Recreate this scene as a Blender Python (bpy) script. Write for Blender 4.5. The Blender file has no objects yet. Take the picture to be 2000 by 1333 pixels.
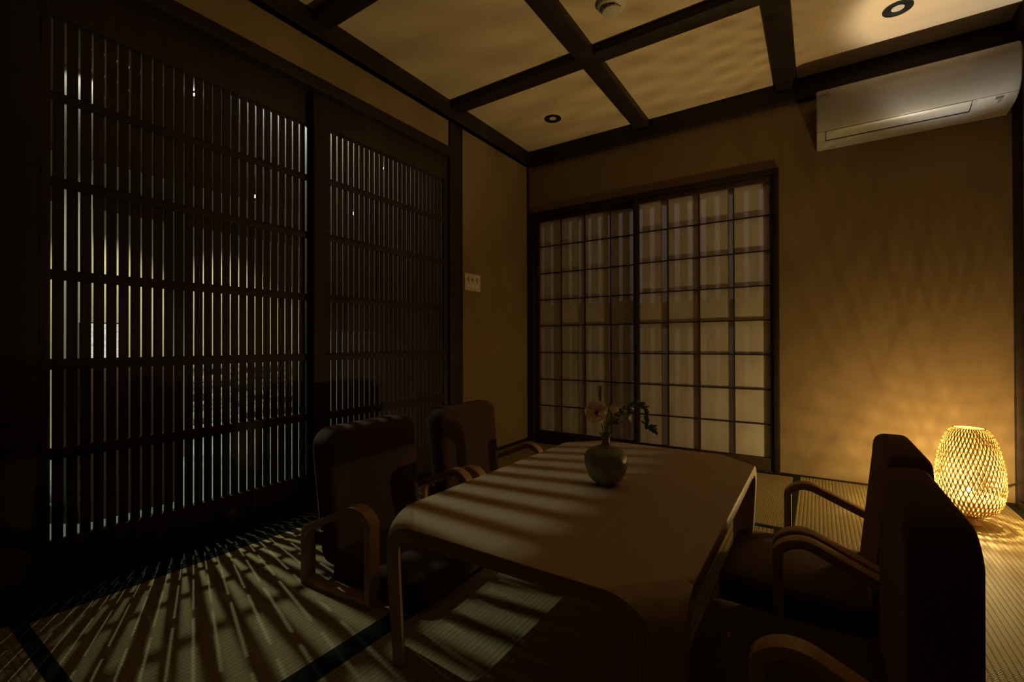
import bpy, bmesh, math, random
from math import sin, cos, pi, radians, sqrt, hypot
from mathutils import Vector, Matrix

random.seed(7)
scene = bpy.context.scene
COL = scene.collection

# ------------------------------------------------------------------ camera
YAW, PITCH, ROLL = radians(33.6156), radians(0.3219), radians(-0.1687)
F_PX = 899.563
CAM = Vector((2.00464, -3.25634, 0.80))
fw = Vector((-sin(YAW), cos(YAW), 0)); rt = Vector((cos(YAW), sin(YAW), 0)); up = Vector((0, 0, 1))
f2 = fw * cos(PITCH) + up * sin(PITCH); u2 = up * cos(PITCH) - fw * sin(PITCH)
r3 = rt * cos(ROLL) + u2 * sin(ROLL); u3 = u2 * cos(ROLL) - rt * sin(ROLL)
cd = bpy.data.cameras.new('camera'); cam = bpy.data.objects.new('camera', cd); COL.objects.link(cam)
m = Matrix((r3, u3, -f2)).transposed().to_4x4(); m.translation = CAM
cam.matrix_world = m
cd.sensor_width = 36.0; cd.lens = F_PX / 2000 * 36.0
cd.clip_start = 0.02; cd.clip_end = 60
scene.camera = cam

# ------------------------------------------------------------------ world / view
w = bpy.data.worlds.new('night_sky'); scene.world = w; w.use_nodes = True
w.node_tree.nodes['Background'].inputs[0].default_value = (0.55, 0.6, 1.0, 1)
w.node_tree.nodes['Background'].inputs[1].default_value = 0.0035
scene.view_settings.view_transform = 'Standard'
scene.view_settings.look = 'None'
scene.view_settings.gamma = 1.0
scene.view_settings.use_curve_mapping = False
scene.view_settings.exposure = 0.0
scene.cycles.use_denoising = True
scene.cycles.max_bounces = 8
scene.cycles.diffuse_bounces = 5
scene.cycles.transmission_bounces = 6
scene.cycles.transparent_max_bounces = 8
scene.cycles.sample_clamp_indirect = 3.0
scene.cycles.sample_clamp_direct = 12.0
scene.cycles.caustics_reflective = False
scene.cycles.caustics_refractive = False

# ------------------------------------------------------------------ lights (lamp, outside lights, plus added fills noted below)
def light(name, kind, loc, power, color, radius=0.01, spot=None, blend=0.3, aim=None):
    ld = bpy.data.lights.new(name, kind); ld.energy = power; ld.color = color
    ld.shadow_soft_size = radius
    if kind == 'SPOT':
        ld.spot_size = radians(spot); ld.spot_blend = blend
    o = bpy.data.objects.new(name, ld); COL.objects.link(o); o.location = loc
    if aim is not None:
        o.rotation_euler = Vector(aim).to_track_quat('-Z', 'Y').to_euler()
    return o

LAMP = Vector((2.556, -0.448, 0.0))       # foot of the bamboo lamp
BULB = LAMP + Vector((0, 0, 0.150))
light('bulb_light', 'POINT', BULB, 30, (1.0, 0.70, 0.25), 0.0115)
light('shade_glow_light', 'POINT', BULB + Vector((0, 0, 0.035)), 9, (1.0, 0.68, 0.25), 0.07)  # wide source added inside the shade to soften the bulb's shadows
light('ceiling_fill_light', 'SPOT', BULB + Vector((0, 0, 0.006)), 112, (1.0, 0.71, 0.27), 0.011, 84, 0.7, (-0.5, -0.42, 1))  # extra tilted spot added at the bulb to lift the ceiling
light('bulb_top_light', 'SPOT', BULB + Vector((0, 0, 0.012)), 78, (1.0, 0.96, 0.86), 0.008, 27.5, 0.45, (0.0, 0.0, 1))
GREEN = (0.90, 1.0, 0.72)
DOWN = [(-1.140, -2.002, 2.318), (-1.110, -0.564, 2.318), (-2.440, -0.971, 2.20), (-2.150, -0.082, 2.20)]
light('veranda_light', 'SPOT', DOWN[0], 56, GREEN, 0.0055, 86, 0.45, (0.10, -0.12, -1))
light('veranda_light', 'SPOT', DOWN[1], 16, GREEN, 0.006, 84, 0.5, (-0.1, 0, -1))
light('veranda_light', 'SPOT', DOWN[2], 68, (1.0, 0.97, 0.66), 0.02, 82, 0.7, (-0.2, 0, -1))
light('veranda_light', 'SPOT', DOWN[3], 50, (1.0, 0.97, 0.66), 0.02, 82, 0.7, (-0.2, 0, -1))
light('eave_light', 'SPOT', (-0.515, -2.30, 2.30), 104, GREEN, 0.0150, 150, 0.4, (0.3, 0, -1))
light('added_wash_light', 'SPOT', (-2.40, -1.95, 2.20), 68, (1.0, 0.97, 0.66), 0.02, 82, 0.7, (-0.2, 0, -1))  # unseen spot added to wash the cream wall
light('added_wash_light', 'SPOT', (-1.30, -2.40, 2.318), 3.5, (0.95, 1.0, 0.85), 0.01, 150, 0.3, (-0.2, -0.1, -1))  # small unseen spot added to brighten the top of the pale post
light('corridor_light', 'POINT', (1.15, 1.25, 2.05), 8.5, (0.95, 0.93, 1.0), 0.035)

# ------------------------------------------------------------------ material helpers
def new_mat(name):
    mt = bpy.data.materials.new(name); mt.use_nodes = True
    nt = mt.node_tree
    return mt, nt, nt.nodes['Principled BSDF']

def N(nt, t, **kw):
    n = nt.nodes.new(t)
    for k, v in kw.items(): setattr(n, k, v)
    return n

def ramp(nt, src, stops):
    r = N(nt, 'ShaderNodeValToRGB'); e = r.color_ramp.elements
    e[0].position, e[0].color = stops[0][0], (*stops[0][1], 1)
    e[1].position, e[1].color = stops[-1][0], (*stops[-1][1], 1)
    for p, c in stops[1:-1]:
        x = e.new(p); x.color = (*c, 1)
    nt.links.new(src, r.inputs[0]); return r.outputs[0]

def coords(nt, scale, kind='Object'):
    tc = N(nt, 'ShaderNodeTexCoord'); mp = N(nt, 'ShaderNodeMapping')
    mp.inputs['Scale'].default_value = scale
    nt.links.new(tc.outputs[kind], mp.inputs[0]); return mp.outputs[0]

def bump(nt, h, strength, dist, bsdf):
    b = N(nt, 'ShaderNodeBump'); b.inputs['Strength'].default_value = strength; b.inputs['Distance'].default_value = dist
    nt.links.new(h, b.inputs['Height']); nt.links.new(b.outputs[0], bsdf.inputs['Normal'])

def noise_mat(name, c1, c2, scale=(5, 5, 5), rough=0.6, bstr=0.1, bdist=0.002, detail=4, spec=0.3):
    mt, nt, b = new_mat(name)
    nz = N(nt, 'ShaderNodeTexNoise'); nz.inputs['Scale'].default_value = 1.0; nz.inputs['Detail'].default_value = detail
    nt.links.new(coords(nt, scale), nz.inputs['Vector'])
    nt.links.new(ramp(nt, nz.outputs[0], [(0.3, c1), (0.7, c2)]), b.inputs['Base Color'])
    b.inputs['Roughness'].default_value = rough; b.inputs['Specular IOR Level'].default_value = spec
    if bstr: bump(nt, nz.outputs[0], bstr, bdist, b)
    return mt

def wood_mat(name, c1, c2, scale, rough=0.5, spec=0.3, lam=False):
    mt, nt, b = new_mat(name)
    v = coords(nt, scale)
    nz = N(nt, 'ShaderNodeTexNoise'); nz.inputs['Scale'].default_value = 1.0; nz.inputs['Detail'].default_value = 6
    nz.inputs['Distortion'].default_value = 0.6
    nt.links.new(v, nz.inputs['Vector'])
    c = ramp(nt, nz.outputs[0], [(0.3, c1), (0.5, tuple((a + d) / 2 for a, d in zip(c1, c2))), (0.7, c2)])
    if lam:
        at = N(nt, 'ShaderNodeAttribute'); at.attribute_name = 'lam'
        mu = N(nt, 'ShaderNodeMath', operation='MULTIPLY'); mu.inputs[1].default_value = 6.0
        fr = N(nt, 'ShaderNodeMath', operation='FRACT')
        nt.links.new(at.outputs['Fac'], mu.inputs[0]); nt.links.new(mu.outputs[0], fr.inputs[0])
        lr = ramp(nt, fr.outputs[0], [(0.0, (1, 1, 1)), (0.30, (1, 1, 1)), (0.42, (0.5, 0.42, 0.36)), (0.6, (0.5, 0.42, 0.36)), (0.72, (1, 1, 1))])
        mx = N(nt, 'ShaderNodeMixRGB', blend_type='MULTIPLY'); mx.inputs[0].default_value = 1.0
        nt.links.new(c, mx.inputs[1]); nt.links.new(lr, mx.inputs[2]); c = mx.outputs[0]
    nt.links.new(c, b.inputs['Base Color'])
    b.inputs['Roughness'].default_value = rough; b.inputs['Specular IOR Level'].default_value = spec
    bump(nt, nz.outputs[0], 0.08, 0.001, b)
    return mt

def plain(name, c, rough=0.5, metal=0.0, spec=0.4):
    mt, nt, b = new_mat(name)
    nz = N(nt, 'ShaderNodeTexNoise'); nt.links.new(coords(nt, (40, 40, 40)), nz.inputs['Vector'])
    nt.links.new(ramp(nt, nz.outputs[0], [(0.2, tuple(x * 0.93 for x in c)), (0.8, tuple(min(1, x * 1.05) for x in c))]), b.inputs['Base Color'])
    b.inputs['Roughness'].default_value = rough; b.inputs['Metallic'].default_value = metal
    b.inputs['Specular IOR Level'].default_value = spec
    return mt

def emit(name, c, s):
    mt = bpy.data.materials.new(name); mt.use_nodes = True; nt = mt.node_tree
    nt.nodes.clear(); o = N(nt, 'ShaderNodeOutputMaterial'); e = N(nt, 'ShaderNodeEmission')
    e.inputs[0].default_value = (*c, 1); e.inputs[1].default_value = s
    if s > 10:      # clear glass with a glowing core: light passes through it
        tr = N(nt, 'ShaderNodeBsdfTransparent'); ad = N(nt, 'ShaderNodeAddShader')
        nt.links.new(e.outputs[0], ad.inputs[0]); nt.links.new(tr.outputs[0], ad.inputs[1]); nt.links.new(ad.outputs[0], o.inputs[0])
    else: nt.links.new(e.outputs[0], o.inputs[0])
    return mt

M = {}
M['plaster'] = noise_mat('ochre_plaster', (0.245, 0.178, 0.100), (0.262, 0.19, 0.107), (9, 9, 9), 0.95, 0.15, 0.001, 8, 0.1)
M['ceiling'] = noise_mat('ceiling_paper', (0.62, 0.50, 0.36), (0.68, 0.55, 0.40), (1.2, 9, 3), 0.9, 0.03, 0.001, 5, 0.15)
M['timber'] = wood_mat('dark_timber', (0.019, 0.0125, 0.0115), (0.031, 0.020, 0.017), (3, 3, 22), 0.55, 0.25)
M['timberx'] = wood_mat('dark_timber_lengthwise', (0.019, 0.0125, 0.0115), (0.031, 0.020, 0.017), (3, 22, 22), 0.55, 0.25)
M['timbery'] = wood_mat('dark_timber_along', (0.019, 0.0125, 0.0115), (0.031, 0.020, 0.017), (22, 3, 22), 0.55, 0.25)
M['door'] = wood_mat('door_timber', (0.026, 0.016, 0.011), (0.044, 0.027, 0.018), (30, 30, 3), 0.6, 0.25)
M['doorrail'] = wood_mat('door_rail_timber', (0.026, 0.016, 0.011), (0.044, 0.027, 0.018), (30, 3, 30), 0.6, 0.25)
M['shojiwood'] = wood_mat('shoji_timber', (0.038, 0.022, 0.014), (0.056, 0.034, 0.022), (24, 24, 4), 0.6, 0.25)
M['table'] = wood_mat('table_veneer', (0.53, 0.40, 0.26), (0.58, 0.44, 0.29), (30, 2.0, 30), 0.42, 0.35)
M['tableleg'] = wood_mat('table_bent_ply', (0.38, 0.27, 0.16), (0.45, 0.33, 0.20), (20, 20, 4), 0.42, 0.35, lam=True)
M['band'] = wood_mat('table_edge_band', (0.30, 0.19, 0.10), (0.35, 0.23, 0.125), (4, 4, 30), 0.5, 0.3)
M['armwood'] = wood_mat('bent_ply_arm', (0.42, 0.265, 0.13), (0.50, 0.33, 0.17), (12, 12, 12), 0.38, 0.4, lam=True)
M['fabric'] = noise_mat('brown_velour', (0.056, 0.036, 0.034), (0.070, 0.046, 0.043), (420, 420, 420), 0.95, 0.25, 0.0008, 3, 0.1)
_fb = M['fabric'].node_tree.nodes['Principled BSDF']
_fb.inputs['Sheen Weight'].default_value = 0.35; _fb.inputs['Sheen Roughness'].default_value = 0.45
_fb.inputs['Sheen Tint'].default_value = (0.75, 0.5, 0.4, 1)
M['acwhite'] = noise_mat('ac_plastic', (0.35, 0.345, 0.33), (0.38, 0.37, 0.355), (30, 30, 30), 0.28, 0.0, 0.001, 2, 0.5)
M['greyprint'] = plain('grey_print', (0.10, 0.095, 0.09), 0.7)
M['paleprint'] = plain('pale_print', (0.34, 0.31, 0.27), 0.7)
M['black'] = plain('black_plastic', (0.012, 0.012, 0.013), 0.4)
M['seam'] = plain('dark_seam', (0.02, 0.02, 0.02), 0.8)
M['plate'] = plain('switch_ivory', (0.68, 0.62, 0.52), 0.45)
M['knob'] = plain('switch_knob', (0.62, 0.57, 0.48), 0.4)
M['led'] = emit('green_led', (0.25, 1.0, 0.35), 0.35)
M['detector'] = plain('detector_white', (0.62, 0.57, 0.50), 0.5)
M['lens'] = plain('frosted_lens', (0.55, 0.52, 0.48), 0.5)
M['lampbase'] = plain('lamp_foot_wood', (0.60, 0.42, 0.24), 0.5)
M['cord'] = plain('dark_cord', (0.03, 0.026, 0.022), 0.6)
M['brass'] = plain('brass', (0.75, 0.62, 0.35), 0.3, 1.0)
M['heri'] = noise_mat('mat_border_cloth', (0.010, 0.014, 0.013), (0.017, 0.022, 0.020), (300, 300, 300), 0.85, 0.3, 0.0008, 2, 0.15)
M['stem'] = plain('green_stem', (0.16, 0.24, 0.07), 0.6)
M['leaf'] = plain('green_leaf', (0.14, 0.23, 0.06), 0.5)
M['wheat'] = plain('green_ear', (0.20, 0.24, 0.07), 0.6)
M['concrete'] = noise_mat('veranda_concrete', (0.20, 0.225, 0.235), (0.27, 0.29, 0.295), (6, 6, 6), 0.8, 0.1)
M['cream'] = noise_mat('cream_plaster', (0.60, 0.54, 0.33), (0.66, 0.59, 0.37), (6, 6, 6), 0.95, 0.1)
M['palepost'] = noise_mat('pale_plaster', (0.20, 0.18, 0.15), (0.24, 0.215, 0.18), (20, 20, 20), 0.9, 0.1)
M['brownwood'] = wood_mat('red_brown_wood', (0.09, 0.035, 0.018), (0.13, 0.055, 0.03), (4, 4, 30), 0.6)
M['orangewood'] = wood_mat('orange_wood', (0.50, 0.20, 0.08), (0.58, 0.26, 0.11), (20, 20, 3), 0.6)
M['greystruct'] = noise_mat('olive_render', (0.16, 0.15, 0.10), (0.20, 0.185, 0.125), (8, 8, 8), 0.9, 0.1)
M['starbulb'] = emit('led_chip', (0.95, 1.0, 0.86), 60.0)
M['core'] = emit('bulb_glow', (1.0, 0.88, 0.62), 60.0)
M['lantern'] = emit('lantern_glow', (1.0, 0.93, 0.72), 0.85)

# textured lantern paper
def lantern_mat():
    mt = bpy.data.materials.new('lantern_paper'); mt.use_nodes = True; nt = mt.node_tree; nt.nodes.clear()
    o = N(nt, 'ShaderNodeOutputMaterial'); e = N(nt, 'ShaderNodeEmission')
    nz = N(nt, 'ShaderNodeTexNoise'); nz.inputs['Detail'].default_value = 5; nz.inputs['Scale'].default_value = 1
    nt.links.new(coords(nt, (90, 90, 220)), nz.inputs['Vector'])
    nt.links.new(ramp(nt, nz.outputs[0], [(0.3, (0.42, 0.36, 0.24)), (0.62, (1.0, 0.96, 0.80))]), e.inputs[0])
    e.inputs[1].default_value = 0.8
    nt.links.new(e.outputs[0], o.inputs[0]); return mt
M['lanternpaper'] = lantern_mat()

# shoji paper: thin, lets light through
def paper_mat():
    mt = bpy.data.materials.new('shoji_paper'); mt.use_nodes = True; nt = mt.node_tree; nt.nodes.clear()
    o = N(nt, 'ShaderNodeOutputMaterial'); d = N(nt, 'ShaderNodeBsdfDiffuse'); t = N(nt, 'ShaderNodeBsdfTranslucent')
    mx = N(nt, 'ShaderNodeMixShader'); mx.inputs[0].default_value = 0.24
    nz = N(nt, 'ShaderNodeTexNoise'); nz.inputs['Detail'].default_value = 6; nz.inputs['Scale'].default_value = 1
    nt.links.new(coords(nt, (14, 14, 5)), nz.inputs['Vector'])
    c = ramp(nt, nz.outputs[0], [(0.3, (0.80, 0.75, 0.70)), (0.7, (0.86, 0.81, 0.76))])
    nt.links.new(c, d.inputs[0]); nt.links.new(c, t.inputs[0])
    nt.links.new(d.outputs[0], mx.inputs[1]); nt.links.new(t.outputs[0], mx.inputs[2]); nt.links.new(mx.outputs[0], o.inputs[0])
    return mt
M['paper'] = paper_mat()

# bamboo strips: partly translucent
def bamboo_mat():
    mt = bpy.data.materials.new('bamboo_strip'); mt.use_nodes = True; nt = mt.node_tree; nt.nodes.clear()
    o = N(nt, 'ShaderNodeOutputMaterial'); d = N(nt, 'ShaderNodeBsdfDiffuse'); t = N(nt, 'ShaderNodeBsdfTranslucent')
    mx = N(nt, 'ShaderNodeMixShader'); mx.inputs[0].default_value = 0.006
    nz = N(nt, 'ShaderNodeTexNoise'); nz.inputs['Detail'].default_value = 3; nz.inputs['Scale'].default_value = 1
    nt.links.new(coords(nt, (60, 60, 60)), nz.inputs['Vector'])
    c = ramp(nt, nz.outputs[0], [(0.3, (0.72, 0.40, 0.13)), (0.7, (0.82, 0.50, 0.18))])
    d.inputs[0].default_value = (0.42, 0.25, 0.09, 1)
    nt.links.new(c, t.inputs[0])
    nt.links.new(d.outputs[0], mx.inputs[1]); nt.links.new(t.outputs[0], mx.inputs[2]); nt.links.new(mx.outputs[0], o.inputs[0])
    return mt
M['bamboo'] = bamboo_mat()

# tatami: ridges run along the mat's local X, rush strands across
def tatami_mat():
    mt, nt, b = new_mat('tatami_rush')
    tc = N(nt, 'ShaderNodeTexCoord'); sp = N(nt, 'ShaderNodeSeparateXYZ'); nt.links.new(tc.outputs['Object'], sp.inputs[0])
    def wave(src, period, phase=0.0):
        mu = N(nt, 'ShaderNodeMath', operation='MULTIPLY_ADD'); mu.inputs[1].default_value = 2 * pi / period; mu.inputs[2].default_value = phase
        s = N(nt, 'ShaderNodeMath', operation='SINE'); nt.links.new(src, mu.inputs[0]); nt.links.new(mu.outputs[0], s.inputs[0])
        return s.outputs[0]
    ridge = wave(sp.outputs['Y'], 0.0155)
    ab = N(nt, 'ShaderNodeMath', operation='ABSOLUTE'); r2 = wave(sp.outputs['Y'], 0.031); nt.links.new(r2, ab.inputs[0])   # grooves every 15.5 mm
    strand = wave(sp.outputs['X'], 0.0075)
    pw = N(nt, 'ShaderNodeMath', operation='POWER'); pw.inputs[1].default_value = 0.45; nt.links.new(ab.outputs[0], pw.inputs[0])
    ma = N(nt, 'ShaderNodeMath', operation='MULTIPLY_ADD'); ma.inputs[1].default_value = 0.16
    nt.links.new(strand, ma.inputs[0]); nt.links.new(pw.outputs[0], ma.inputs[2])
    nz = N(nt, 'ShaderNodeTexNoise'); nz.inputs['Scale'].default_value = 1; nz.inputs['Detail'].default_value = 3
    nt.links.new(coords(nt, (2.5, 160, 1)), nz.inputs['Vector'])
    c = ramp(nt, nz.outputs[0], [(0.3, (0.35, 0.285, 0.140)), (0.7, (0.43, 0.355, 0.182))])
    g = ramp(nt, ma.outputs[0], [(0.0, (0.35, 0.33, 0.30)), (0.45, (0.80, 0.79, 0.77)), (0.8, (1, 1, 1))])
    mx = N(nt, 'ShaderNodeMixRGB', blend_type='MULTIPLY'); mx.inputs[0].default_value = 1
    nt.links.new(c, mx.inputs[1]); nt.links.new(g, mx.inputs[2]); nt.links.new(mx.outputs[0], b.inputs['Base Color'])
    b.inputs['Roughness'].default_value = 0.62; b.inputs['Specular IOR Level'].default_value = 0.3
    bump(nt, ma.outputs[0], 0.8, 0.0016, b)
    return mt
M['tatami'] = tatami_mat()

# vase glaze
def vase_mat():
    mt, nt, b = new_mat('ash_glaze')
    nz = N(nt, 'ShaderNodeTexNoise'); nz.inputs['Scale'].default_value = 1; nz.inputs['Detail'].default_value = 8; nz.inputs['Roughness'].default_value = 0.65
    nt.links.new(coords(nt, (38, 38, 30)), nz.inputs['Vector'])
    nt.links.new(ramp(nt, nz.outputs[0], [(0.25, (0.13, 0.14, 0.09)), (0.5, (0.25, 0.265, 0.18)), (0.68, (0.33, 0.34, 0.24)), (0.8, (0.20, 0.15, 0.07))]), b.inputs['Base Color'])
    b.inputs['Roughness'].default_value = 0.28; b.inputs['Specular IOR Level'].default_value = 0.55
    n2 = N(nt, 'ShaderNodeTexNoise'); n2.inputs['Scale'].default_value = 1; n2.inputs['Detail'].default_value = 4
    nt.links.new(coords(nt, (170, 170, 140)), n2.inputs['Vector'])
    bump(nt, n2.outputs[0], 0.7, 0.002, b)
    return mt
M['vase'] = vase_mat()

def petal_mat():
    mt, nt, b = new_mat('pale_petal')
    at = N(nt, 'ShaderNodeAttribute'); at.attribute_name = 'lam'
    c = ramp(nt, at.outputs['Fac'], [(0.0, (0.10, 0.012, 0.03)), (0.14, (0.20, 0.03, 0.05)), (0.24, (0.74, 0.42, 0.36)), (0.5, (0.86, 0.68, 0.56)), (1.0, (0.92, 0.82, 0.70))])
    nt.links.new(c, b.inputs['Base Color']); b.inputs['Roughness'].default_value = 0.7
    tl = N(nt, 'ShaderNodeBsdfTranslucent'); nt.links.new(c, tl.inputs[0])
    mx = N(nt, 'ShaderNodeMixShader'); mx.inputs[0].default_value = 0.45
    out = [n for n in nt.nodes if n.type == 'OUTPUT_MATERIAL'][0]
    nt.links.new(b.outputs[0], mx.inputs[1]); nt.links.new(tl.outputs[0], mx.inputs[2]); nt.links.new(mx.outputs[0], out.inputs[0])
    return mt
M['petal'] = petal_mat()

# ------------------------------------------------------------------ mesh helpers
class MB:
    def __init__(s): s.v = []; s.f = []; s.a = []
    def add(s, vs, fs, at=None):
        o = len(s.v); s.v += [tuple(x) for x in vs]; s.f += [tuple(i + o for i in q) for q in fs]
        s.a += list(at) if at else [1.0] * len(vs)
        return s
    def box(s, x0, x1, y0, y1, z0, z1):
        return s.add([(x0, y0, z0), (x1, y0, z0), (x1, y1, z0), (x0, y1, z0), (x0, y0, z1), (x1, y0, z1), (x1, y1, z1), (x0, y1, z1)],
                     [(0, 3, 2, 1), (4, 5, 6, 7), (0, 1, 5, 4), (1, 2, 6, 5), (2, 3, 7, 6), (3, 0, 4, 7)])
    def lathe(s, prof, n=32, c=(0, 0, 0), axis='z', capb=True, capt=True, wob=None):
        vs = []; fs = []
        for k, (r, h) in enumerate(prof):
            for i in range(n):
                a = 2 * pi * i / n
                rr = r * (1 + (wob(a, h) if wob else 0))
                p = (rr * cos(a), rr * sin(a), h)
                if axis == 'y': p = (p[0], -p[2], p[1])
                if axis == 'x': p = (p[2], p[0], p[1])
                vs.append((p[0] + c[0], p[1] + c[1], p[2] + c[2]))
        for k in range(len(prof) - 1):
            for i in range(n):
                j = (i + 1) % n
                fs.append((k * n + i, k * n + j, (k + 1) * n + j, (k + 1) * n + i))
        if capb: fs.append(tuple(reversed(range(n))))
        if capt: fs.append(tuple((len(prof) - 1) * n + i for i in range(n)))
        return s.add(vs, fs)
    def tube(s, pts, r, n=8, taper=None):
        pts = [Vector(p) for p in pts]; vs = []; fs = []
        nrm = None
        for k, p in enumerate(pts):
            t = (pts[min(k + 1, len(pts) - 1)] - pts[max(k - 1, 0)]).normalized()
            if nrm is None: nrm = t.orthogonal().normalized()
            nrm = (nrm - t * nrm.dot(t)).normalized(); b = t.cross(nrm)
            rr = r if taper is None else r * (1 + (taper - 1) * k / (len(pts) - 1))
            for i in range(n):
                a = 2 * pi * i / n; vs.append(p + nrm * (rr * cos(a)) + b * (rr * sin(a)))
        for k in range(len(pts) - 1):
            for i in range(n):
                j = (i + 1) % n; fs.append((k * n + i, k * n + j, (k + 1) * n + j, (k + 1) * n + i))
        fs.append(tuple(reversed(range(n)))); fs.append(tuple((len(pts) - 1) * n + i for i in range(n)))
        return s.add(vs, fs)

def build(name, mb, mat, parent=None, bevel=0.0, smooth=40, seg=2, label=None):
    me = bpy.data.meshes.new(name)
    me.from_pydata(mb.v, [], mb.f)
    at = me.attributes.new('lam', 'FLOAT', 'POINT')
    at.data.foreach_set('value', [float(x) for x in mb.a])
    bm = bmesh.new(); bm.from_mesh(me)
    bmesh.ops.recalc_face_normals(bm, faces=bm.faces)
    if bevel > 0:
        es = [e for e in bm.edges if len(e.link_faces) == 2 and e.calc_face_angle(0) > radians(30)]
        bmesh.ops.bevel(bm, geom=es, offset=bevel, segments=seg, profile=0.5, affect='EDGES', clamp_overlap=True)
    bm.to_mesh(me); bm.free()
    me.materials.append(mat)
    if smooth:
        me.polygons.foreach_set('use_smooth', [True] * len(me.polygons))
        me.set_sharp_from_angle(angle=radians(smooth))
    o = bpy.data.objects.new(name, me); COL.objects.link(o)
    if parent: o.parent = parent
    if label: o['label'] = label
    return o

def empty(name, loc, rz=0.0):
    o = bpy.data.objects.new(name, None); COL.objects.link(o); o.location = loc; o.rotation_euler = (0, 0, rz)
    o.empty_display_size = 0.05
    return o

def tag(o, label, cat, group=None, kind=None):
    o['label'] = label; o['category'] = cat
    if group: o['group'] = group
    if kind: o['kind'] = kind
    return o

def struct(name, mb, mat, bevel=0.0, parent=None, smooth=40):
    o = build(name, mb, mat, parent, bevel, smooth)
    if parent is None: o['kind'] = 'structure'
    return o

def bx(*a): return MB().box(*a)

def rrect(x0, x1, y0, y1, r, n=6):
    pts = []
    for cx, cy, a0 in ((x1 - r, y1 - r, 0), (x0 + r, y1 - r, 90), (x0 + r, y0 + r, 180), (x1 - r, y0 + r, 270)):
        for k in range(n + 1):
            a = radians(a0 + 90 * k / n); pts.append((cx + r * cos(a), cy + r * sin(a)))
    return pts

def slab(outline, t0, t1, rnd, fn, steps=5, bulge=0.0):
    """pillow-like slab: 2D outline swept from t0 to t1 with rounded rims, domed faces; fn maps (u,v,t)->xyz"""
    n = len(outline); cx = sum(p[0] for p in outline) / n; cy = sum(p[1] for p in outline) / n
    nr = []
    for i in range(n):
        ax, ay = outline[i - 1]; bx_, by_ = outline[(i + 1) % n]
        dx, dy = bx_ - ax, by_ - ay; l = hypot(dx, dy); nr.append((dy / l, -dx / l))
    rings = []
    for k in range(steps + 1):
        a = pi / 2 * k / steps; rings.append((rnd * (1 - sin(a)), t0 + rnd * (1 - cos(a))))
    for k in range(steps + 1):
        a = pi / 2 * (1 - k / steps); rings.append((rnd * (1 - sin(a)), t1 - rnd * (1 - cos(a))))
    mb = MB(); vs = []; fs = []
    for ins, t in rings:
        for (u, v), (nx, ny) in zip(outline, nr): vs.append(fn(u - nx * ins, v - ny * ins, t))
    R = len(rings)
    for k in range(R - 1):
        for i in range(n):
            j = (i + 1) % n; fs.append((k * n + i, k * n + j, (k + 1) * n + j, (k + 1) * n + i))
    # faces filled with shrinking rings so they can dome
    for side, base, t, sg in ((0, 0, t0, -1), (1, (R - 1) * n, t1, 1)):
        prev = base
        for s_ in (0.85, 0.6, 0.3):
            st = len(vs)
            for (u, v), (nx, ny) in zip(outline, nr):
                uu, vv = u - nx * rnd, v - ny * rnd
                vs.append(fn(cx + (uu - cx) * s_, cy + (vv - cy) * s_, t + sg * bulge * (1 - s_ ** 2)))
            for i in range(n):
                j = (i + 1) % n; fs.append((prev + i, prev + j, st + j, st + i))
            prev = st
        vs.append(fn(cx, cy, t + sg * bulge)); c = len(vs) - 1
        for i in range(n): fs.append((prev + i, prev + (i + 1) % n, c))
    return mb.add(vs, fs)

# ================================================================== ROOM SHELL
ZC = 2.372; XR = 2.80; YS = -3.83
struct('floor', bx(-0.02, XR + 0.08, YS - 0.08, 0.05, -0.12, -0.056), M['timbery'])
struct('ceiling', bx(-0.10, XR + 0.10, YS - 0.10, 0.10, ZC, ZC + 0.05), M['ceiling'])
# left wall: plaster strip over the doors, plaster panel by the corner
struct('wall_left', bx(-0.09, 0.0, YS, -0.9, 2.075, ZC).box(-0.09, 0.0, -0.9, 0.10, -0.05, ZC).box(-0.09, 0.0, YS, -2.99, -0.05, 2.075), M['plaster'])
# back wall around the shoji opening, right wall, wall behind the camera
struct('wall_back', bx(0.0, 0.012, 0.0, 0.09, -0.05, ZC).box(0.012, 1.80, 0.0, 0.09, 1.87, ZC).box(1.80, XR + 0.1, 0.0, 0.09, -0.05, ZC), M['plaster'])
struct('wall_right', bx(XR + 0.035, XR + 0.10, YS, 0.0, -0.05, ZC), M['plaster'])
struct('wall_front', bx(-0.09, XR + 0.10, YS - 0.08, YS, -0.05, ZC), M['plaster'])

# timber trims
T = []
def trim(mb, mat, bevel=0.003):
    o = struct('trim_%d' % (len(T) + 1), mb, mat, bevel); T.append(o); return o
trim(bx(-0.02, 0.040, YS, 0.0, 2.259, ZC), M['timbery'])                               # cornice beam left
trim(bx(-0.02, 0.047, YS, 0.0, 2.259, 2.275), M['timbery'], 0.002)                     # its small lower lip
trim(bx(0.040, XR + 0.04, -0.040, 0.02, 2.248, ZC), M['timberx'])                      # cornice beam back
trim(bx(XR - 0.005, XR + 0.04, YS, -0.04, 2.248, ZC), M['timbery'])                    # cornice beam right
trim(bx(0.04, XR - 0.005, YS, YS + 0.04, 2.248, ZC), M['timberx'])
for y0, y1 in ((-1.005, -0.905), (-1.980, -1.885), (-2.955, -2.86)):                   # ceiling beams running left to right
    trim(bx(0.040, XR - 0.005, y0, y1, ZC - 0.045, ZC), M['timberx'])
for x0, x1 in ((0.925, 1.026), (1.800, 1.909)):                                        # ceiling beams running away
    trim(bx(x0, x1, YS + 0.04, -0.040, ZC - 0.0455, ZC), M['timbery'])
trim(bx(-0.02, 0.012, -0.983, -0.853, 0.0, 2.259), M['timber'])                        # post beside the lattice
trim(bx(-0.02, 0.014, -3.02, -2.885, 0.0, 2.259), M['timber'])                         # post at the far left
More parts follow.
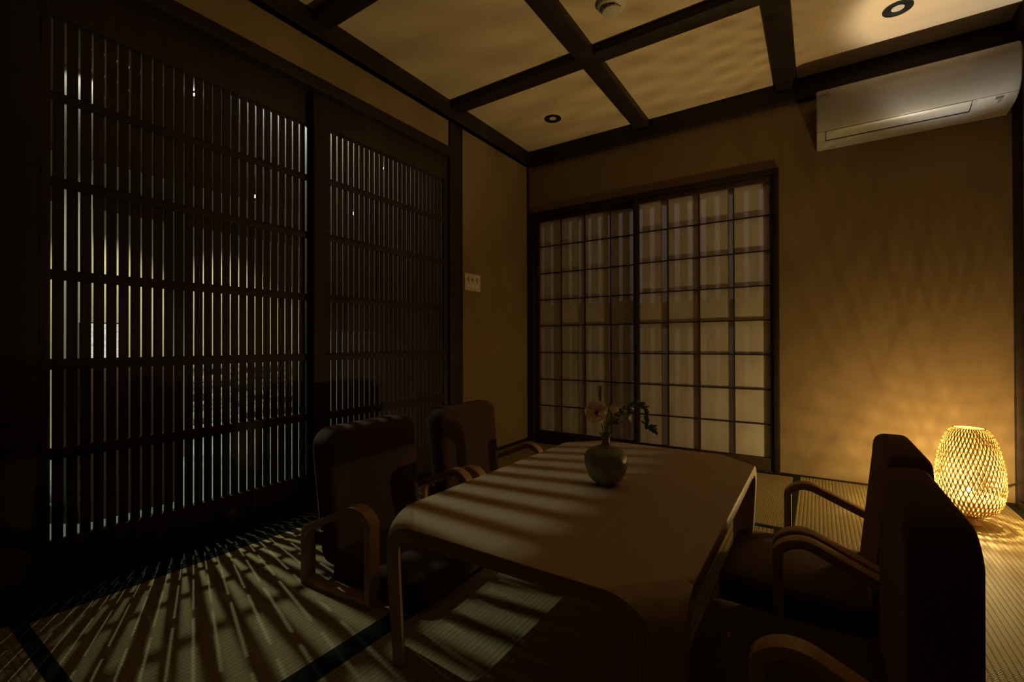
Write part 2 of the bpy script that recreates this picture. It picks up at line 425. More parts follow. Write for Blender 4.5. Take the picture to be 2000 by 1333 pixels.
trim(bx(-0.02, 0.022, -2.885, -0.983, 2.020, 2.078), M['timbery'])                     # lintel over the doors
trim(bx(-0.09, -0.02, -2.99, -0.983, 2.020, 2.075), M['timbery'], 0.001)
trim(bx(-0.0005, 0.010, -0.012, 0.0, 0.0, 2.259), M['timber'], 0.001)                  # corner bead
trim(bx(0.0, 0.008, -0.853, -0.012, 0.0, 0.022), M['timbery'], 0.001)                  # skirting left
trim(bx(-0.09, 0.078, -2.985, -0.853, -0.05, 0.004), M['timbery'], 0.001)              # threshold under the lattice doors
trim(bx(0.010, 0.056, -0.016, 0.09, 0.0, 1.874), M['timber'], 0.002)                   # shoji jamb left
trim(bx(1.776, 1.808, -0.016, 0.09, 0.0, 1.874), M['timber'], 0.002)                   # shoji jamb right
trim(bx(0.056, 1.776, -0.016, 0.09, 1.842, 1.874), M['timberx'], 0.002)                # shoji head
trim(bx(0.056, 1.776, -0.012, 0.09, -0.05, 0.006), M['timberx'], 0.001)                # shoji threshold
trim(bx(1.808, 2.805, -0.010, 0.0, 0.0, 0.008), M['timberx'], 0.001)                   # skirting back
trim(bx(2.806, 2.836, -0.035, 0.0, 0.0, 2.248), M['timber'], 0.002)                    # post in the right corner
trim(bx(2.806, 2.836, YS, -0.035, -0.05, 0.03), M['timbery'], 0.002)

# ------------------------------------------------------------------ lattice doors
RAILS = [(0.431, 0.467), (0.720, 0.755), (1.011, 1.044), (1.312, 1.344), (1.592, 1.620)]
def lattice_door(name, y0, y1, xf, g0, pitch, ngap, handle_y, seed):
    """xf = x of the front face of the frame; slats stand behind the rails"""
    mb = MB()
    xs0, xs1 = xf - 0.030, xf
    ga, gb = g0 - 0.004, g0 + pitch * (ngap - 1) + 0.004
    mb.box(xs0, xs1, y0, ga, 0.006, 2.020).box(xs0, xs1, gb, y1, 0.006, 2.020)
    mb.box(xs0, xs1, ga, gb, 0.006, 0.168).box(xs0, xs1, ga, gb, 1.866, 2.020)
    root = struct(name, mb, M['door'], 0.002)
    sl = MB(); gap = 0.0072
    for i in range(ngap - 1):
        a = g0 + pitch * i + gap / 2; b = g0 + pitch * (i + 1) - gap / 2
        sl.box(xf - 0.022, xf - 0.013, a, b, 0.160, 1.875)
    build('lattice_slats', sl, M['door'], root, 0.0006, seg=1)
    for z0, z1 in RAILS:
        build('cross_rail', bx(xf - 0.013, xf - 0.002, ga - 0.004, gb + 0.004, z0, z1), M['doorrail'], root, 0.0008)
    h = MB(); h.lathe([(0.006, 0), (0.011, 0.0), (0.011, 0.002), (0.0, 0.0015)], 20, (xf, handle_y, 0.0), 'x', False, False)
    ho = build('finger_pull', MB().add([(p[0], handle_y + (p[1] - handle_y), 0.79 + p[2] * 2.6) for p in h.v], h.f), M['black'], root)
    return root
lattice_door('door_1', -2.885, -1.925, -0.043, -2.8425, 0.03412, 27, -2.866, 1)
lattice_door('door_2', -1.945, -0.984, -0.006, -1.8760, 0.03390, 26, -1.000, 2)

# ------------------------------------------------------------------ shoji doors
def shoji(name, x0, x1, cols, yf, zt, pull_x):
    """frame front face at yf (towards room, smaller y = nearer)"""
    mb = MB()
    zb, z1 = 0.087, 1.800
    mb.box(x0, cols[0], yf, yf + 0.028, 0.006, zt).box(cols[-1], x1, yf, yf + 0.028, 0.006, zt)
    mb.box(cols[0], cols[-1], yf, yf + 0.028, 0.006, zb).box(cols[0], cols[-1], yf, yf + 0.028, z1, zt)
    root = struct(name, mb, M['shojiwood'], 0.0015)
    g = MB()
    for c in cols[1:-1]: g.box(c - 0.0035, c + 0.0035, yf + 0.0075, yf + 0.022, zb, z1)
    for z in (0.292, 0.507, 0.7255, 0.942, 1.157, 1.374, 1.595): g.box(cols[0], cols[-1], yf + 0.0095, yf + 0.022, z - 0.0035, z + 0.0035)
    build('lattice_bars', g, M['shojiwood'], root, 0.0)
    ya = yf + 0.0224
    build('paper_panel', MB().add([(cols[0] - 0.004, ya, zb - 0.004), (cols[-1] + 0.004, ya, zb - 0.004), (cols[-1] + 0.004, ya, z1 + 0.004), (cols[0] - 0.004, ya, z1 + 0.004)], [(0, 1, 2, 3)]), M['paper'], root, 0, 0)
    build('finger_pull', bx(pull_x - 0.006, pull_x + 0.006, yf - 0.0008, yf + 0.0005, 0.84, 0.92), M['black'], root)
    return root
shoji('door_3', 0.057, 0.925, (0.088, 0.288, 0.4945, 0.7055, 0.896), 0.030, 1.841, 0.072)
shoji('door_4', 0.896, 1.7755, (0.937, 1.138, 1.344, 1.5545, 1.758), -0.006, 1.841, 1.7665)
# lattice outside the shoji
wl = MB().box(0.0, 1.85, 0.150, 0.175, 1.05, 1.19).box(0.0, 1.85, 0.150, 0.175, -0.05, 0.10).box(0.0, 1.85, 0.150, 0.175, 1.80, 1.95)
x = 0.0
while x < 1.85:
    wl.box(x, x + 0.046, 0.155, 0.170, 0.0, 1.9); x += 0.0755
struct('window_1', wl, M['timber'])
struct('wall_corridor', bx(-0.3, 2.9, 2.0, 2.06, -0.05, 2.4), M['greystruct'])
struct('floor_corridor', bx(-0.3, 2.9, 0.09, 2.0, -0.10, -0.055), M['timberx'])
struct('ceiling_corridor', bx(-0.3, 2.9, 0.10, 2.0, 2.40, 2.44), M['timberx'])

# ================================================================== TATAMI
def tatami(x0, x1, y0, y1, along, label):
    L, W = (x1 - x0, y1 - y0) if along == 'x' else (y1 - y0, x1 - x0)
    root = build('tatami_mat', bx(-L / 2, L / 2, -W / 2, W / 2, -0.055, 0.0), M['tatami'], None, 0.0)
    root.location = ((x0 + x1) / 2, (y0 + y1) / 2, 0); root.rotation_euler = (0, 0, 0 if along == 'x' else pi / 2)
    tag(root, label, 'tatami mat')
    for s_ in (-1, 1):
        a, b = sorted((s_ * (W / 2 + 0.0002), s_ * (W / 2 - 0.034)))
        build('cloth_border', bx(-L / 2, L / 2, a, b, -0.02, 0.0009), M['heri'], root, 0.0)
    return root
tatami(0.080, 0.974, -2.921, -0.987, 'y', 'tatami mat striped with light in front of the lattice doors')
tatami(0.9755, 1.8785, -2.921, -0.987, 'y', 'tatami mat lying beneath the low table')
tatami(0.080, 1.8785, -0.985, -0.014, 'x', 'tatami mat along the foot of the shoji doors')
tatami(1.8800, 2.8050, -1.905, -0.012, 'y', 'tatami mat under the woven bamboo lamp')
tatami(0.080, 1.8785, -3.826, -2.9225, 'x', 'tatami mat in the bottom left corner, short of the black border')
tatami(1.8800, 2.8050, -3.826, -1.9065, 'y', 'tatami mat behind the nearest right hand floor chair')
struct('trim_%d' % (len(T) + 1), bx(0.0, 0.08, -0.853, -0.012, -0.055, 0.0), M['tatami'])

# ================================================================== TABLE
TX0, TX1, TY0, TY1, TZ = 1.068, 1.812, -2.478, -1.285, 0.360
CH = 0.044; TH = 0.030
def oct_pts(inset):
    # outline whose chamfers are moved inwards by `inset`, long edges kept
    c = CH + inset * sqrt(2)
    return [(TX0 + c, TY0), (TX1 - c, TY0), (TX1, TY0 + c), (TX1, TY1 - c), (TX1 - c, TY1), (TX0 + c, TY1), (TX0, TY1 - c), (TX0, TY0 + c)]
tcx, tcy = (TX0 + TX1) / 2, (TY0 + TY1) / 2
tb = empty('low_table', (tcx, tcy, 0))
tag(tb, 'low light wood table with bent corner legs between the floor chairs', 'table')
RB = 0.066
op = oct_pts(RB)
mb = MB(); n = 8
vs = [(px - tcx, py - tcy, TZ) for px, py in op] + [(px - tcx, py - tcy, TZ - TH + 0.003) for px, py in op]
mb.add(vs, [tuple(range(8)), tuple(reversed(range(8, 16)))] + [(i, (i + 1) % 8, 8 + (i + 1) % 8, 8 + i) for i in range(8)])
build('tabletop', mb, M['table'], tb, 0.0)
ed = MB(); e_ = 0.0015
c = 0.112
for (x0, x1, y0, y1) in ((TX0 + c, TX1 - c, TY0 - e_, TY0 + 0.012), (TX0 + c, TX1 - c, TY1 - 0.012, TY1 + e_), (TX0 - e_, TX0 + 0.012, TY0 + c, TY1 - c), (TX1 - 0.012, TX1 + e_, TY0 + c, TY1 - c)):
    b_ = bx(x0 - tcx, x1 - tcx, y0 - tcy, y1 - tcy, TZ - TH - 0.002, TZ - 0.0005)
    build('edge_band', b_, M['band'], tb, 0.001)
def table_leg(sx, sy):
    # corner frame: d outward diagonal, t tangent; outer face of leg lies on the chamfer line
    cxp = (TX1 if sx > 0 else TX0) - sx * CH / 2 - tcx; cyp = (TY1 if sy > 0 else TY0) - sy * CH / 2 - tcy
    d = Vector((sx, sy, 0)).normalized(); t = Vector((-sy, sx, 0)).normalized()
    prof = []   # (s, z) of outer and inner face + half width
    nA = 14
    hw0 = CH * sqrt(2) / 2
    for k in range(nA + 1):
        a = pi / 2 * k / nA
        so, zo = -RB + RB * sin(a), TZ - RB + RB * cos(a)
        ri = RB - TH
        si, zi = -RB + ri * sin(a), TZ - RB + ri * cos(a)
        fr = 1 - sin(a) if k else 1
        hw = hw0 + RB * (1 - sin(a))
        prof.append(((so, zo), (si, zi), hw, TH * sin(a)))
    for k in range(1, 9):
        z = (TZ - RB) * (1 - k / 8)
        q = (k / 8) ** 1.3
        prof.append(((-0.016 * q, z + 0.0012), (-TH - 0.012 * q, z + 0.0012), hw0 * (1 - 0.22 * q), TH * (1 - 0.25 * q)))
    vs = []; at = []; fs = []
    C0 = Vector((cxp, cyp, 0))
    for (o, i, hw, ex) in prof:
        for (s_, z), a_ in ((o, 1.0), (i, 0.0)):
            for g in (-1, 1):
                p = C0 + d * s_ + t * (g * (hw + (ex if a_ == 0 else 0))); vs.append((p.x, p.y, z)); at.append(a_)
    for k in range(len(prof) - 1):
        a, b = k * 4, (k + 1) * 4
        fs += [(a, a + 1, b + 1, b), (a + 2, b + 2, b + 3, a + 3), (a, b, b + 2, a + 2), (a + 1, a + 3, b + 3, b + 1)]
    fs += [(0, 2, 3, 1), (len(vs) - 4, len(vs) - 3, len(vs) - 1, len(vs) - 2)]
    m_ = MB(); m_.add(vs, fs, at)
    build('leg', m_, M['tableleg'], tb, 0.0, 50)
for sx in (-1, 1):
    for sy in (-1, 1): table_leg(sx, sy)

# ================================================================== FLOOR CHAIRS
def arm_path():
    # centre line of the bent loop (x forward, z up), closed; rear bottom -> rear top -> crest -> front bottom
    pts = []
    def arc(cx, cz, r, a0, a1, n):
        for k in range(n + 1):
            a = radians(a0 + (a1 - a0) * k / n); pts.append((cx + r * cos(a), cz + r * sin(a)))
    h = 0.0115
    pts.append((h, 0.0105)); pts.append((h, 0.145))
    arc(0.046, 0.160, 0.046 - h, 180, 112, 7)
    arc(0.2565, 0.2155, 0.0685 - h + 0.0115, 112, 0, 14)
    pts.append((0.325, 0.0105))
    # scale so that the outer face matches
    return pts
def arm_mesh(y0, y1):
    P = arm_path(); n = len(P)
    P = [(min(p[0], 0.325 - 0.0115), p[1]) for p in P]
    outer = []; inner = []
    for i in range(n):
        a = P[i - 1] if i else (P[0][0], P[0][1] - 1); b = P[i + 1] if i < n - 1 else (P[-1][0], P[-1][1] - 1)
        if i == 0: a = (P[0][0], P[0][1] - 0.1)
        if i == n - 1: b = (P[-1][0], P[-1][1] - 0.1)
        t = Vector((b[0] - a[0], b[1] - a[1])).normalized(); nr = Vector((-t.y, t.x))
        th = 0.0115
        outer.append((P[i][0] + nr.x * th, P[i][1] + nr.y * th)); inner.append((P[i][0] - nr.x * th, P[i][1] - nr.y * th))
    outer[0] = (outer[0][0], 0.0); outer[-1] = (outer[-1][0], 0.0)
    inner[0] = (inner[0][0], 0.021); inner[-1] = (inner[-1][0], 0.021)
    vs = []; at = []
    for k in range(n):
        for (q, a_) in ((outer[k], 1.0), (inner[k], 0.0)):
            for y in (y0, y1): vs.append((q[0], y, q[1])); at.append(a_)
    fs = []
    for k in range(n):
        a, b = k * 4, ((k + 1) % n) * 4
        fs += [(a, a + 1, b + 1, b), (a + 2, b + 2, b + 3, a + 3), (a, b, b + 2, a + 2), (a + 1, a + 3, b + 3, b + 1)]
    m_ = MB(); m_.add(vs, fs, at); return m_

def back_fn(u, v, t):
    # u = y, v = height; t = depth from the rear face
    rear = 0.030 - 0.050 * ((v - 0.03) / 0.47) - 0.014 * sin(pi * min(1, max(0, (v - 0.03) / 0.47)))
    curve = -0.010 * (1 - (u / 0.22) ** 2)          # rear bulges slightly in the middle
    return (rear + t + curve * 0.6, u, v)

def make_chair():
    root = empty('floor_chair', (0, 0, 0))
    for s_ in (-1, 1):
        y0, y1 = (0.228, 0.270) if s_ > 0 else (-0.270, -0.228)
        a = build('armrest', arm_mesh(y0, y1), M['armwood'], root, 0.0014, 35, 2)
        for bxp in (0.062, 0.255):
            yy = s_ * 0.2702
            k = MB(); k.lathe([(0.0, 0.0), (0.0042, 0.0), (0.0042, 0.0012), (0.0, 0.0018)], 14, (0, 0, 0), 'y', False, False)
            build('screw_cap', MB().add([(p[0] + bxp, (yy - 0.0005) - p[1] if s_ > 0 else yy + 0.0005 + p[1], p[2] + 0.0105) for p in k.v], k.f), M['brownwood'], a)
    # back: rounded slab
    ol = []
    w0, w1 = 0.205, 0.222
    top = 0.500
    prof = rrect(-1, 1, 0, 1, 0.2, 7)
    for (px, pz) in rrect(-0.222, 0.222, 0.030, 0.504, 0.062, 9):
        k = (pz - 0.03) / 0.47
        sx = (0.212 + 0.012 * k) / 0.222
        arch = 0.010 * (1 - (px / 0.222) ** 2) * (1 if pz > 0.4 else 0)
        ol.append((px * sx, pz + arch))
    build('backrest', slab(ol, 0.0, 0.092, 0.028, back_fn, 5, 0.006), M['fabric'], root, 0, 60)
    so = rrect(0.075, 0.478, -0.220, 0.220, 0.045, 7)
    build('seat', slab(so, 0.004, 0.104, 0.024, lambda u, v, t: (u, v, t), 5, 0.005 ), M['fabric'], root, 0, 60)
    for s_ in (-1, 1):
        a, b = sorted((s_ * 0.229, s_ * 0.190))
        br = build('side_bracket', bx(0.022, 0.050, a, b, 0.120, 0.165), M['brownwood'], root, 0.002)
        k = MB(); k.lathe([(0.0, 0.0), (0.006, 0.0), (0.006, 0.003), (0.003, 0.005), (0.0, 0.005)], 14, (0.036, 0, 0.150), 'y', False, False)
    return root
def dup(root, loc, rz):
    r = root.copy(); COL.objects.link(r); r.location = loc; r.rotation_euler = (0, 0, rz)
    for ch in list(root.children):
        c_ = ch.copy(); COL.objects.link(c_); c_.parent = r
        for g_ in list(ch.children):
            d_ = g_.copy(); COL.objects.link(d_); d_.parent = c_
    return r
ch0 = make_chair()
spots = [((0.541, -2.092, 0), radians(3.3), 'brown floor chair by the lattice doors, nearer of the left pair'),
         ((0.538, -1.520, 0), radians(2.0), 'brown floor chair left of the table, nearer the plaster corner'),
         ((2.226, -2.098, 0), pi, 'brown floor chair nearest the camera, right of the table'),
         ((2.222, -1.532, 0), pi, 'brown floor chair in front of the bamboo lamp, behind the nearest chair')]
for i, (loc, rz, lab) in enumerate(spots):
    o = ch0 if i == 0 else dup(ch0, loc, rz)
    o.location = loc; o.rotation_euler = (0, 0, rz)
    if i == 2:
        for c_ in o.children:
            if c_.name.startswith('backrest'): c_.location.x -= 0.010; c_.rotation_euler.y = 0.10; c_.scale.z = 1.04
    tag(o, lab, 'chair', 'brown legless floor chairs around the low table')

# ================================================================== BAMBOO LAMP
lamp = empty('bamboo_lamp', LAMP)
tag(lamp, 'glowing woven bamboo lamp standing on the tatami by the ochre wall', 'lamp')
PROF = [(0.030, 0.036), (0.050, 0.042), (0.072, 0.055), (0.091, 0.075), (0.105, 0.102), (0.113, 0.135), (0.1160, 0.170), (0.1150, 0.210), (0.1115, 0.250), (0.1050, 0.295), (0.0965, 0.335), (0.0870, 0.368), (0.0770, 0.392), (0.0670, 0.409), (0.0590, 0.418), (0.0520, 0.4215)]
def prof_at(s_):
    # s_ in 0..1 along arc length
    return _pp(s_)
_l = [0.0]
for a, b in zip(PROF, PROF[1:]): _l.append(_l[-1] + hypot(b[0] - a[0], b[1] - a[1]))
def _pp(s_):
    L_ = s_ * _l[-1]
    for k in range(len(PROF) - 1):
        if L_ <= _l[k + 1] + 1e-9:
            f = (L_ - _l[k]) / (_l[k + 1] - _l[k]); return tuple(PROF[k][i] * (1 - f) + PROF[k + 1][i] * f for i in (0, 1))
    return PROF[-1]
NS = 44; SEG = 48; HW = 0.0024
wv = MB()
for dr in (-1, 1):
    for i in range(NS):
        th0 = 2 * pi * i / NS + random.uniform(-0.012, 0.012)
        off = 0.0010 * dr
        vs = []; fs = []; pts = []
        for k in range(SEG + 1):
            s_ = k / SEG; r_, z_ = _pp(s_)
            th = th0 + dr * 1.38 * s_
            rr = r_ + off * cos(k * pi)
            pts.append(Vector((rr * cos(th), rr * sin(th), z_)))
        for k in range(SEG + 1):
            tg = (pts[min(k + 1, SEG)] - pts[max(k - 1, 0)]).normalized()
            rad = Vector((pts[k].x, pts[k].y, 0)).normalized()
            # surface normal from the profile
            a = _pp(max(0, (k - 0.5) / SEG)); b = _pp(min(1, (k + 0.5) / SEG))
            dz, dr_ = b[1] - a[1], b[0] - a[0]
            nrm = (rad * dz - Vector((0, 0, 1)) * dr_).normalized()
            sd = tg.cross(nrm).normalized()
            hw = HW * (1.75 if _pp(k / SEG)[1] < 0.125 else 1.0 if _pp(k / SEG)[0] > 0.07 else 0.8)
            vs += [pts[k] - sd * hw, pts[k] + sd * hw]
        for k in range(SEG): fs.append((2 * k, 2 * k + 1, 2 * k + 3, 2 * k + 2))
        wv.add(vs, fs)
build('woven_shade', wv, M['bamboo'], lamp, 0, 60)
def ring(R, r, z, n=48, m=8):
    mb = MB(); vs = []; fs = []
    for i in range(n):
        for j in range(m):
            a, b = 2 * pi * i / n, 2 * pi * j / m
            vs.append(((R + r * cos(b)) * cos(a), (R + r * cos(b)) * sin(a), z + r * sin(b)))
    for i in range(n):
        for j in range(m): fs.append((i * m + j, ((i + 1) % n) * m + j, ((i + 1) % n) * m + (j + 1) % m, i * m + (j + 1) % m))
    return mb.add(vs, fs)
build('top_rim', ring(0.0515, 0.0020, 0.4215), M['bamboo'], lamp)
build('lower_rim', ring(0.030, 0.003, 0.036), M['bamboo'], lamp)
build('foot', MB().lathe([(0.034, 0.001), (0.036, 0.004), (0.034, 0.008), (0.022, 0.015), (0.020, 0.024), (0.029, 0.031), (0.031, 0.037), (0.020, 0.040)], 40), M['lampbase'], lamp, 0, 45)
build('socket', MB().lathe([(0.010, 0.040), (0.010, 0.085), (0.008, 0.090), (0.008, 0.110)], 24), M['lampbase'], lamp, 0, 45)
build('bulb', MB().lathe([(0.002, 0.1405), (0.0065, 0.1425), (0.0090, 0.146), (0.0098, 0.150), (0.0088, 0.1545), (0.0060, 0.158), (0.0015, 0.1595)], 20), M['core'], lamp, 0, 80, label='glowing white bulb')
# cord
cp = []
pA, pB, pC, pD = Vector((0.030, 0.02, 0.006)), Vector((0.06, 0.30, 0.0)), Vector((0.15, 0.36, 0.095)), Vector((0.272, 0.418, 0.122))
for k in range(25):
    t = k / 24; cp.append(pA * (1 - t) ** 3 + pB * 3 * t * (1 - t) ** 2 + pC * 3 * t * t * (1 - t) + pD * t ** 3)
build('cord', MB().tube(cp, 0.003, 8), M['cord'], lamp)

# ================================================================== VASE AND FLOWERS
VP = Vector((1.449, -1.892, TZ))
vase = empty('flower_vase', VP)
tag(vase, 'small round greenish grey ceramic vase with narrow neck on the low table', 'vase')
vprof = [(0.0, 0.0), (0.026, 0.0), (0.030, 0.004), (0.047, 0.017), (0.059, 0.036), (0.0640, 0.055), (0.0668, 0.072), (0.0655, 0.088), (0.0595, 0.101), (0.048, 0.110), (0.034, 0.1155), (0.0215, 0.119), (0.0150, 0.124), (0.0123, 0.131), (0.0122, 0.140), (0.0140, 0.148), (0.0178, 0.155), (0.0196, 0.1585), (0.0188, 0.1592), (0.0160, 0.156), (0.0110, 0.148), (0.0095, 0.135), (0.0095, 0.11)]
build('body', MB().lathe(vprof, 56, wob=lambda a, h: 0.012 * sin(3 * a + h * 30) * (1 if h < 0.11 else 0.4)), M['vase'], vase, 0, 60)
def wpos(px, py, back=0.0):
    """point on the upright plane through the vase, measured from the photograph"""
    d = r3 * ((px - 1000) / F_PX) - u3 * ((py - 666.5) / F_PX) + f2
    dep = (VP - CAM).dot(f2) + back
    return CAM + d * dep
# every stem is a thing of its own held by the vase
def bez(a, b, c_, n=12):
    return [a * (1 - k / n) ** 2 + b * 2 * (k / n) * (1 - k / n) + c_ * (k / n) ** 2 for k in range(n + 1)]
def petals(mb, cen, nrm, R, count, cup, tilt0, ruffle, rnd):
    nrm = nrm.normalized(); u_ = nrm.orthogonal().normalized(); v_ = nrm.cross(u_)
    nu, nv = 9, 8
    for i in range(count):
        a0 = 2 * pi * i / count + rnd.uniform(-0.1, 0.1) + tilt0
        lift = cup * rnd.uniform(0.75, 1.25); width = 2 * pi / count * 1.22; RR = R * rnd.uniform(0.9, 1.08)
        vs = []; at = []; fs = []
        for j in range(nv + 1):
            t = j / nv
            for k in range(nu + 1):
                s_ = (k / nu - 0.5) * 2
                wd = (0.25 + 0.75 * sin(min(1, t * 1.25) * pi / 2)) * width / 2
                ang = a0 + s_ * wd
                rr = RR * t * (1 - 0.16 * s_ * s_ * t)
                hh = lift * RR * t ** 1.6 + ruffle * RR * t * t * sin(7 * s_ + i * 2.1) + 0.0012 * (i % 2)
                p = cen + (u_ * cos(ang) + v_ * sin(ang)) * rr + nrm * hh
                vs.append(p); at.append(t)
        for j in range(nv):
            for k in range(nu):
                a = j * (nu + 1) + k; fs.append((a, a + 1, a + nu + 2, a + nu + 1))
        mb.add(vs, fs, at)
def leaf(mb, p, d, nrm, L_, W_, curl=0.2):
    d = d.normalized(); s_ = d.cross(nrm).normalized(); up_ = s_.cross(d)
    vs = []; fs = []; n_ = 6
    for k in range(n_ + 1):
        t = k / n_; w_ = W_ * sin(pi * min(1, t * 0.92 + 0.06)) ** 0.8
        c_ = p + d * (L_ * t) + up_ * (-curl * L_ * t * t)
        vs += [c_ - s_ * w_ + up_ * w_ * 0.3, c_, c_ + s_ * w_ + up_ * w_ * 0.3]
    for k in range(n_):
        a = 3 * k; fs += [(a, a + 1, a + 4, a + 3), (a + 1, a + 2, a + 5, a + 4)]
    mb.add(vs, fs)
mouth = VP + Vector((0, 0, 0.150))
rnd = random.Random(4)
tocam = (CAM - VP).normalized()
# open poppy
pc = wpos(1165, 808, -0.01)
pop = build('poppy_flower', MB().tube(bez(mouth + Vector((-0.003, 0, -0.02)), mouth + Vector((-0.006, 0, 0.03)), pc), 0.0015, 6), M['stem'])
tag(pop, 'large open pale pink ruffled flower with dark centre in the vase', 'flower')
mb = MB(); petals(mb, pc, tocam + Vector((-0.15, 0, 0.12)), 0.038, 5, 0.42, 0.3, 0.17, rnd)
petals(mb, pc + tocam * 0.002, tocam + Vector((-0.15, 0, 0.12)), 0.030, 4, 0.75, 0.9, 0.20, rnd)
build('petals', mb, M['petal'], pop, 0, 80)
cn = MB().lathe([(0.0, -0.003), (0.005, -0.002), (0.006, 0.002), (0.004, 0.005), (0.0, 0.006)], 14, tuple(pc + tocam * 0.006), 'z', False, False)
build('flower_centre', cn, plain('dark_stamens', (0.06, 0.012, 0.02), 0.8), pop, label='dark red centre')
# bud flower
bc = wpos(1197, 803, 0.0)
bud = build('half_open_flower', MB().tube(bez(mouth + Vector((0.004, 0, -0.02)), mouth + Vector((0.004, 0, 0.03)), bc), 0.0013, 6), M['stem'])
tag(bud, 'small half open pale flower just right of the large pink bloom', 'flower')
mb = MB(); petals(mb, bc - Vector((0, 0, 0.008)), tocam * 0.5 + Vector((0.3, 0, 0.9)), 0.016, 5, 1.2, 0.2, 0.05, rnd)
petals(mb, bc - Vector((0, 0, 0.008)), tocam * 0.5 + Vector((0.3, 0, 0.9)), 0.014, 5, 1.7, 0.8, 0.05, rnd)
mb.a = [0.5 + 0.5 * x_ for x_ in mb.a]
build('petals', mb, M['petal'], bud, 0, 80)
# closed bud, tall
b2 = wpos(1195, 777, 0.01)
tb2 = build('poppy_bud', MB().tube(bez(mouth + Vector((0.002, 0.002, -0.02)), mouth + Vector((0.0, 0, 0.06)), b2), 0.0011, 6), M['stem'])
tag(tb2, 'closed green bud on a thin stem above the small pale flower', 'flower bud')
build('bud', MB().lathe([(0.0, -0.008), (0.004, -0.006), (0.0055, 0.0), (0.004, 0.006), (0.0, 0.009)], 12, tuple(b2), 'z', False, False), M['leaf'], tb2, 0, 80)
# grain ears
eb = wpos(1172, 786, 0.012); et = wpos(1172, 752, 0.012)
ear = build('grass_ear', MB().tube(bez(mouth + Vector((-0.002, 0.003, -0.02)), mouth + Vector((-0.004, 0, 0.05)), eb), 0.001, 6), M['stem'])
tag(ear, 'upright green bearded grass ear rising behind the large flower', 'grass ear')
mb = MB(); ax = (et - eb)
for k in range(22):
    t = k / 22; p = eb + ax * t * 0.75
    a = k * 2.4; dd = (ax.normalized() * 1.0 + (r3 * cos(a) + f2 * sin(a)) * 0.28)
    leaf(mb, p, dd, f2, 0.014, 0.0026, 0.0)
    mb.tube([p + dd.normalized() * 0.008, p + dd.normalized() * (0.030 + 0.012 * (k % 3))], 0.00028, 4)
build('spikelets', mb, M['wheat'], ear, 0, 80)
# leafy sprays: (pixels of the spine, leaf count)
def spray(name, px, n_leaf, L0, label, cat, back, seed, white=False):
    rn = random.Random(seed)
    P = [mouth + Vector((0.003, 0.0, -0.015))] + [wpos(*q, back) for q in px]
    pts = []
    for a, b in zip(P, P[1:]):
        for k in range(5): pts.append(a.lerp(b, k / 5))
    pts.append(P[-1])
    o = build(name, MB().tube(pts, 0.0012, 6, 0.4), M['stem'])
    tag(o, label, cat)
    mb = MB()
    for i in range(n_leaf):
        k = int((0.18 + 0.82 * (i + 0.5) / n_leaf) * (len(pts) - 1)); p = pts[k]
        tg = (pts[min(k + 1, len(pts) - 1)] - pts[k - 1]).normalized()
        for s_ in (-1, 1):
            side = (u3 * s_ * rn.uniform(0.5, 1.1) + f2 * rn.uniform(-0.7, 0.5) + r3 * rn.uniform(-.2, .4))
            leaf(mb, p, tg * 0.7 + side, (tocam + u3 * rn.uniform(-.6, .6)).normalized(), L0 * rn.uniform(0.6, 1.2), L0 * rn.uniform(0.16, 0.26), rn.uniform(-0.1, 0.4))
    build('leaves', mb, M['leaf'], o, 0, 80)
    return o
spray('leafy_branch', [(1185, 830), (1205, 806), (1225, 798), (1244, 790), (1255, 793), (1262, 806), (1264, 822), (1262, 833), (1272, 836), (1280, 842)], 22, 0.020, 'long leafy green branch arching out to the right of the vase', 'branch', 0.012, 3)
spray('leafy_branch', [(1184, 836), (1190, 826), (1199, 822), (1207, 824)], 8, 0.014, 'short leafy green stem just above the vase mouth', 'branch', -0.012, 8)
f3 = wpos(1227, 818, -0.016)
w3 = build('side_flower', MB().tube(bez(mouth + Vector((0.004, -0.002, -0.02)), mouth + Vector((0.012, 0, 0.035)), f3), 0.001, 6), M['stem'])
tag(w3, 'small pale blossom facing sideways among the leaves of the branch', 'flower')
mb = MB(); petals(mb, f3, r3 * 0.9 + tocam * 0.35, 0.013, 5, 0.7, 0.2, 0.08, rnd); mb.a = [0.4 + 0.6 * x_ for x_ in mb.a]
build('petals', mb, M['petal'], w3, 0, 80)

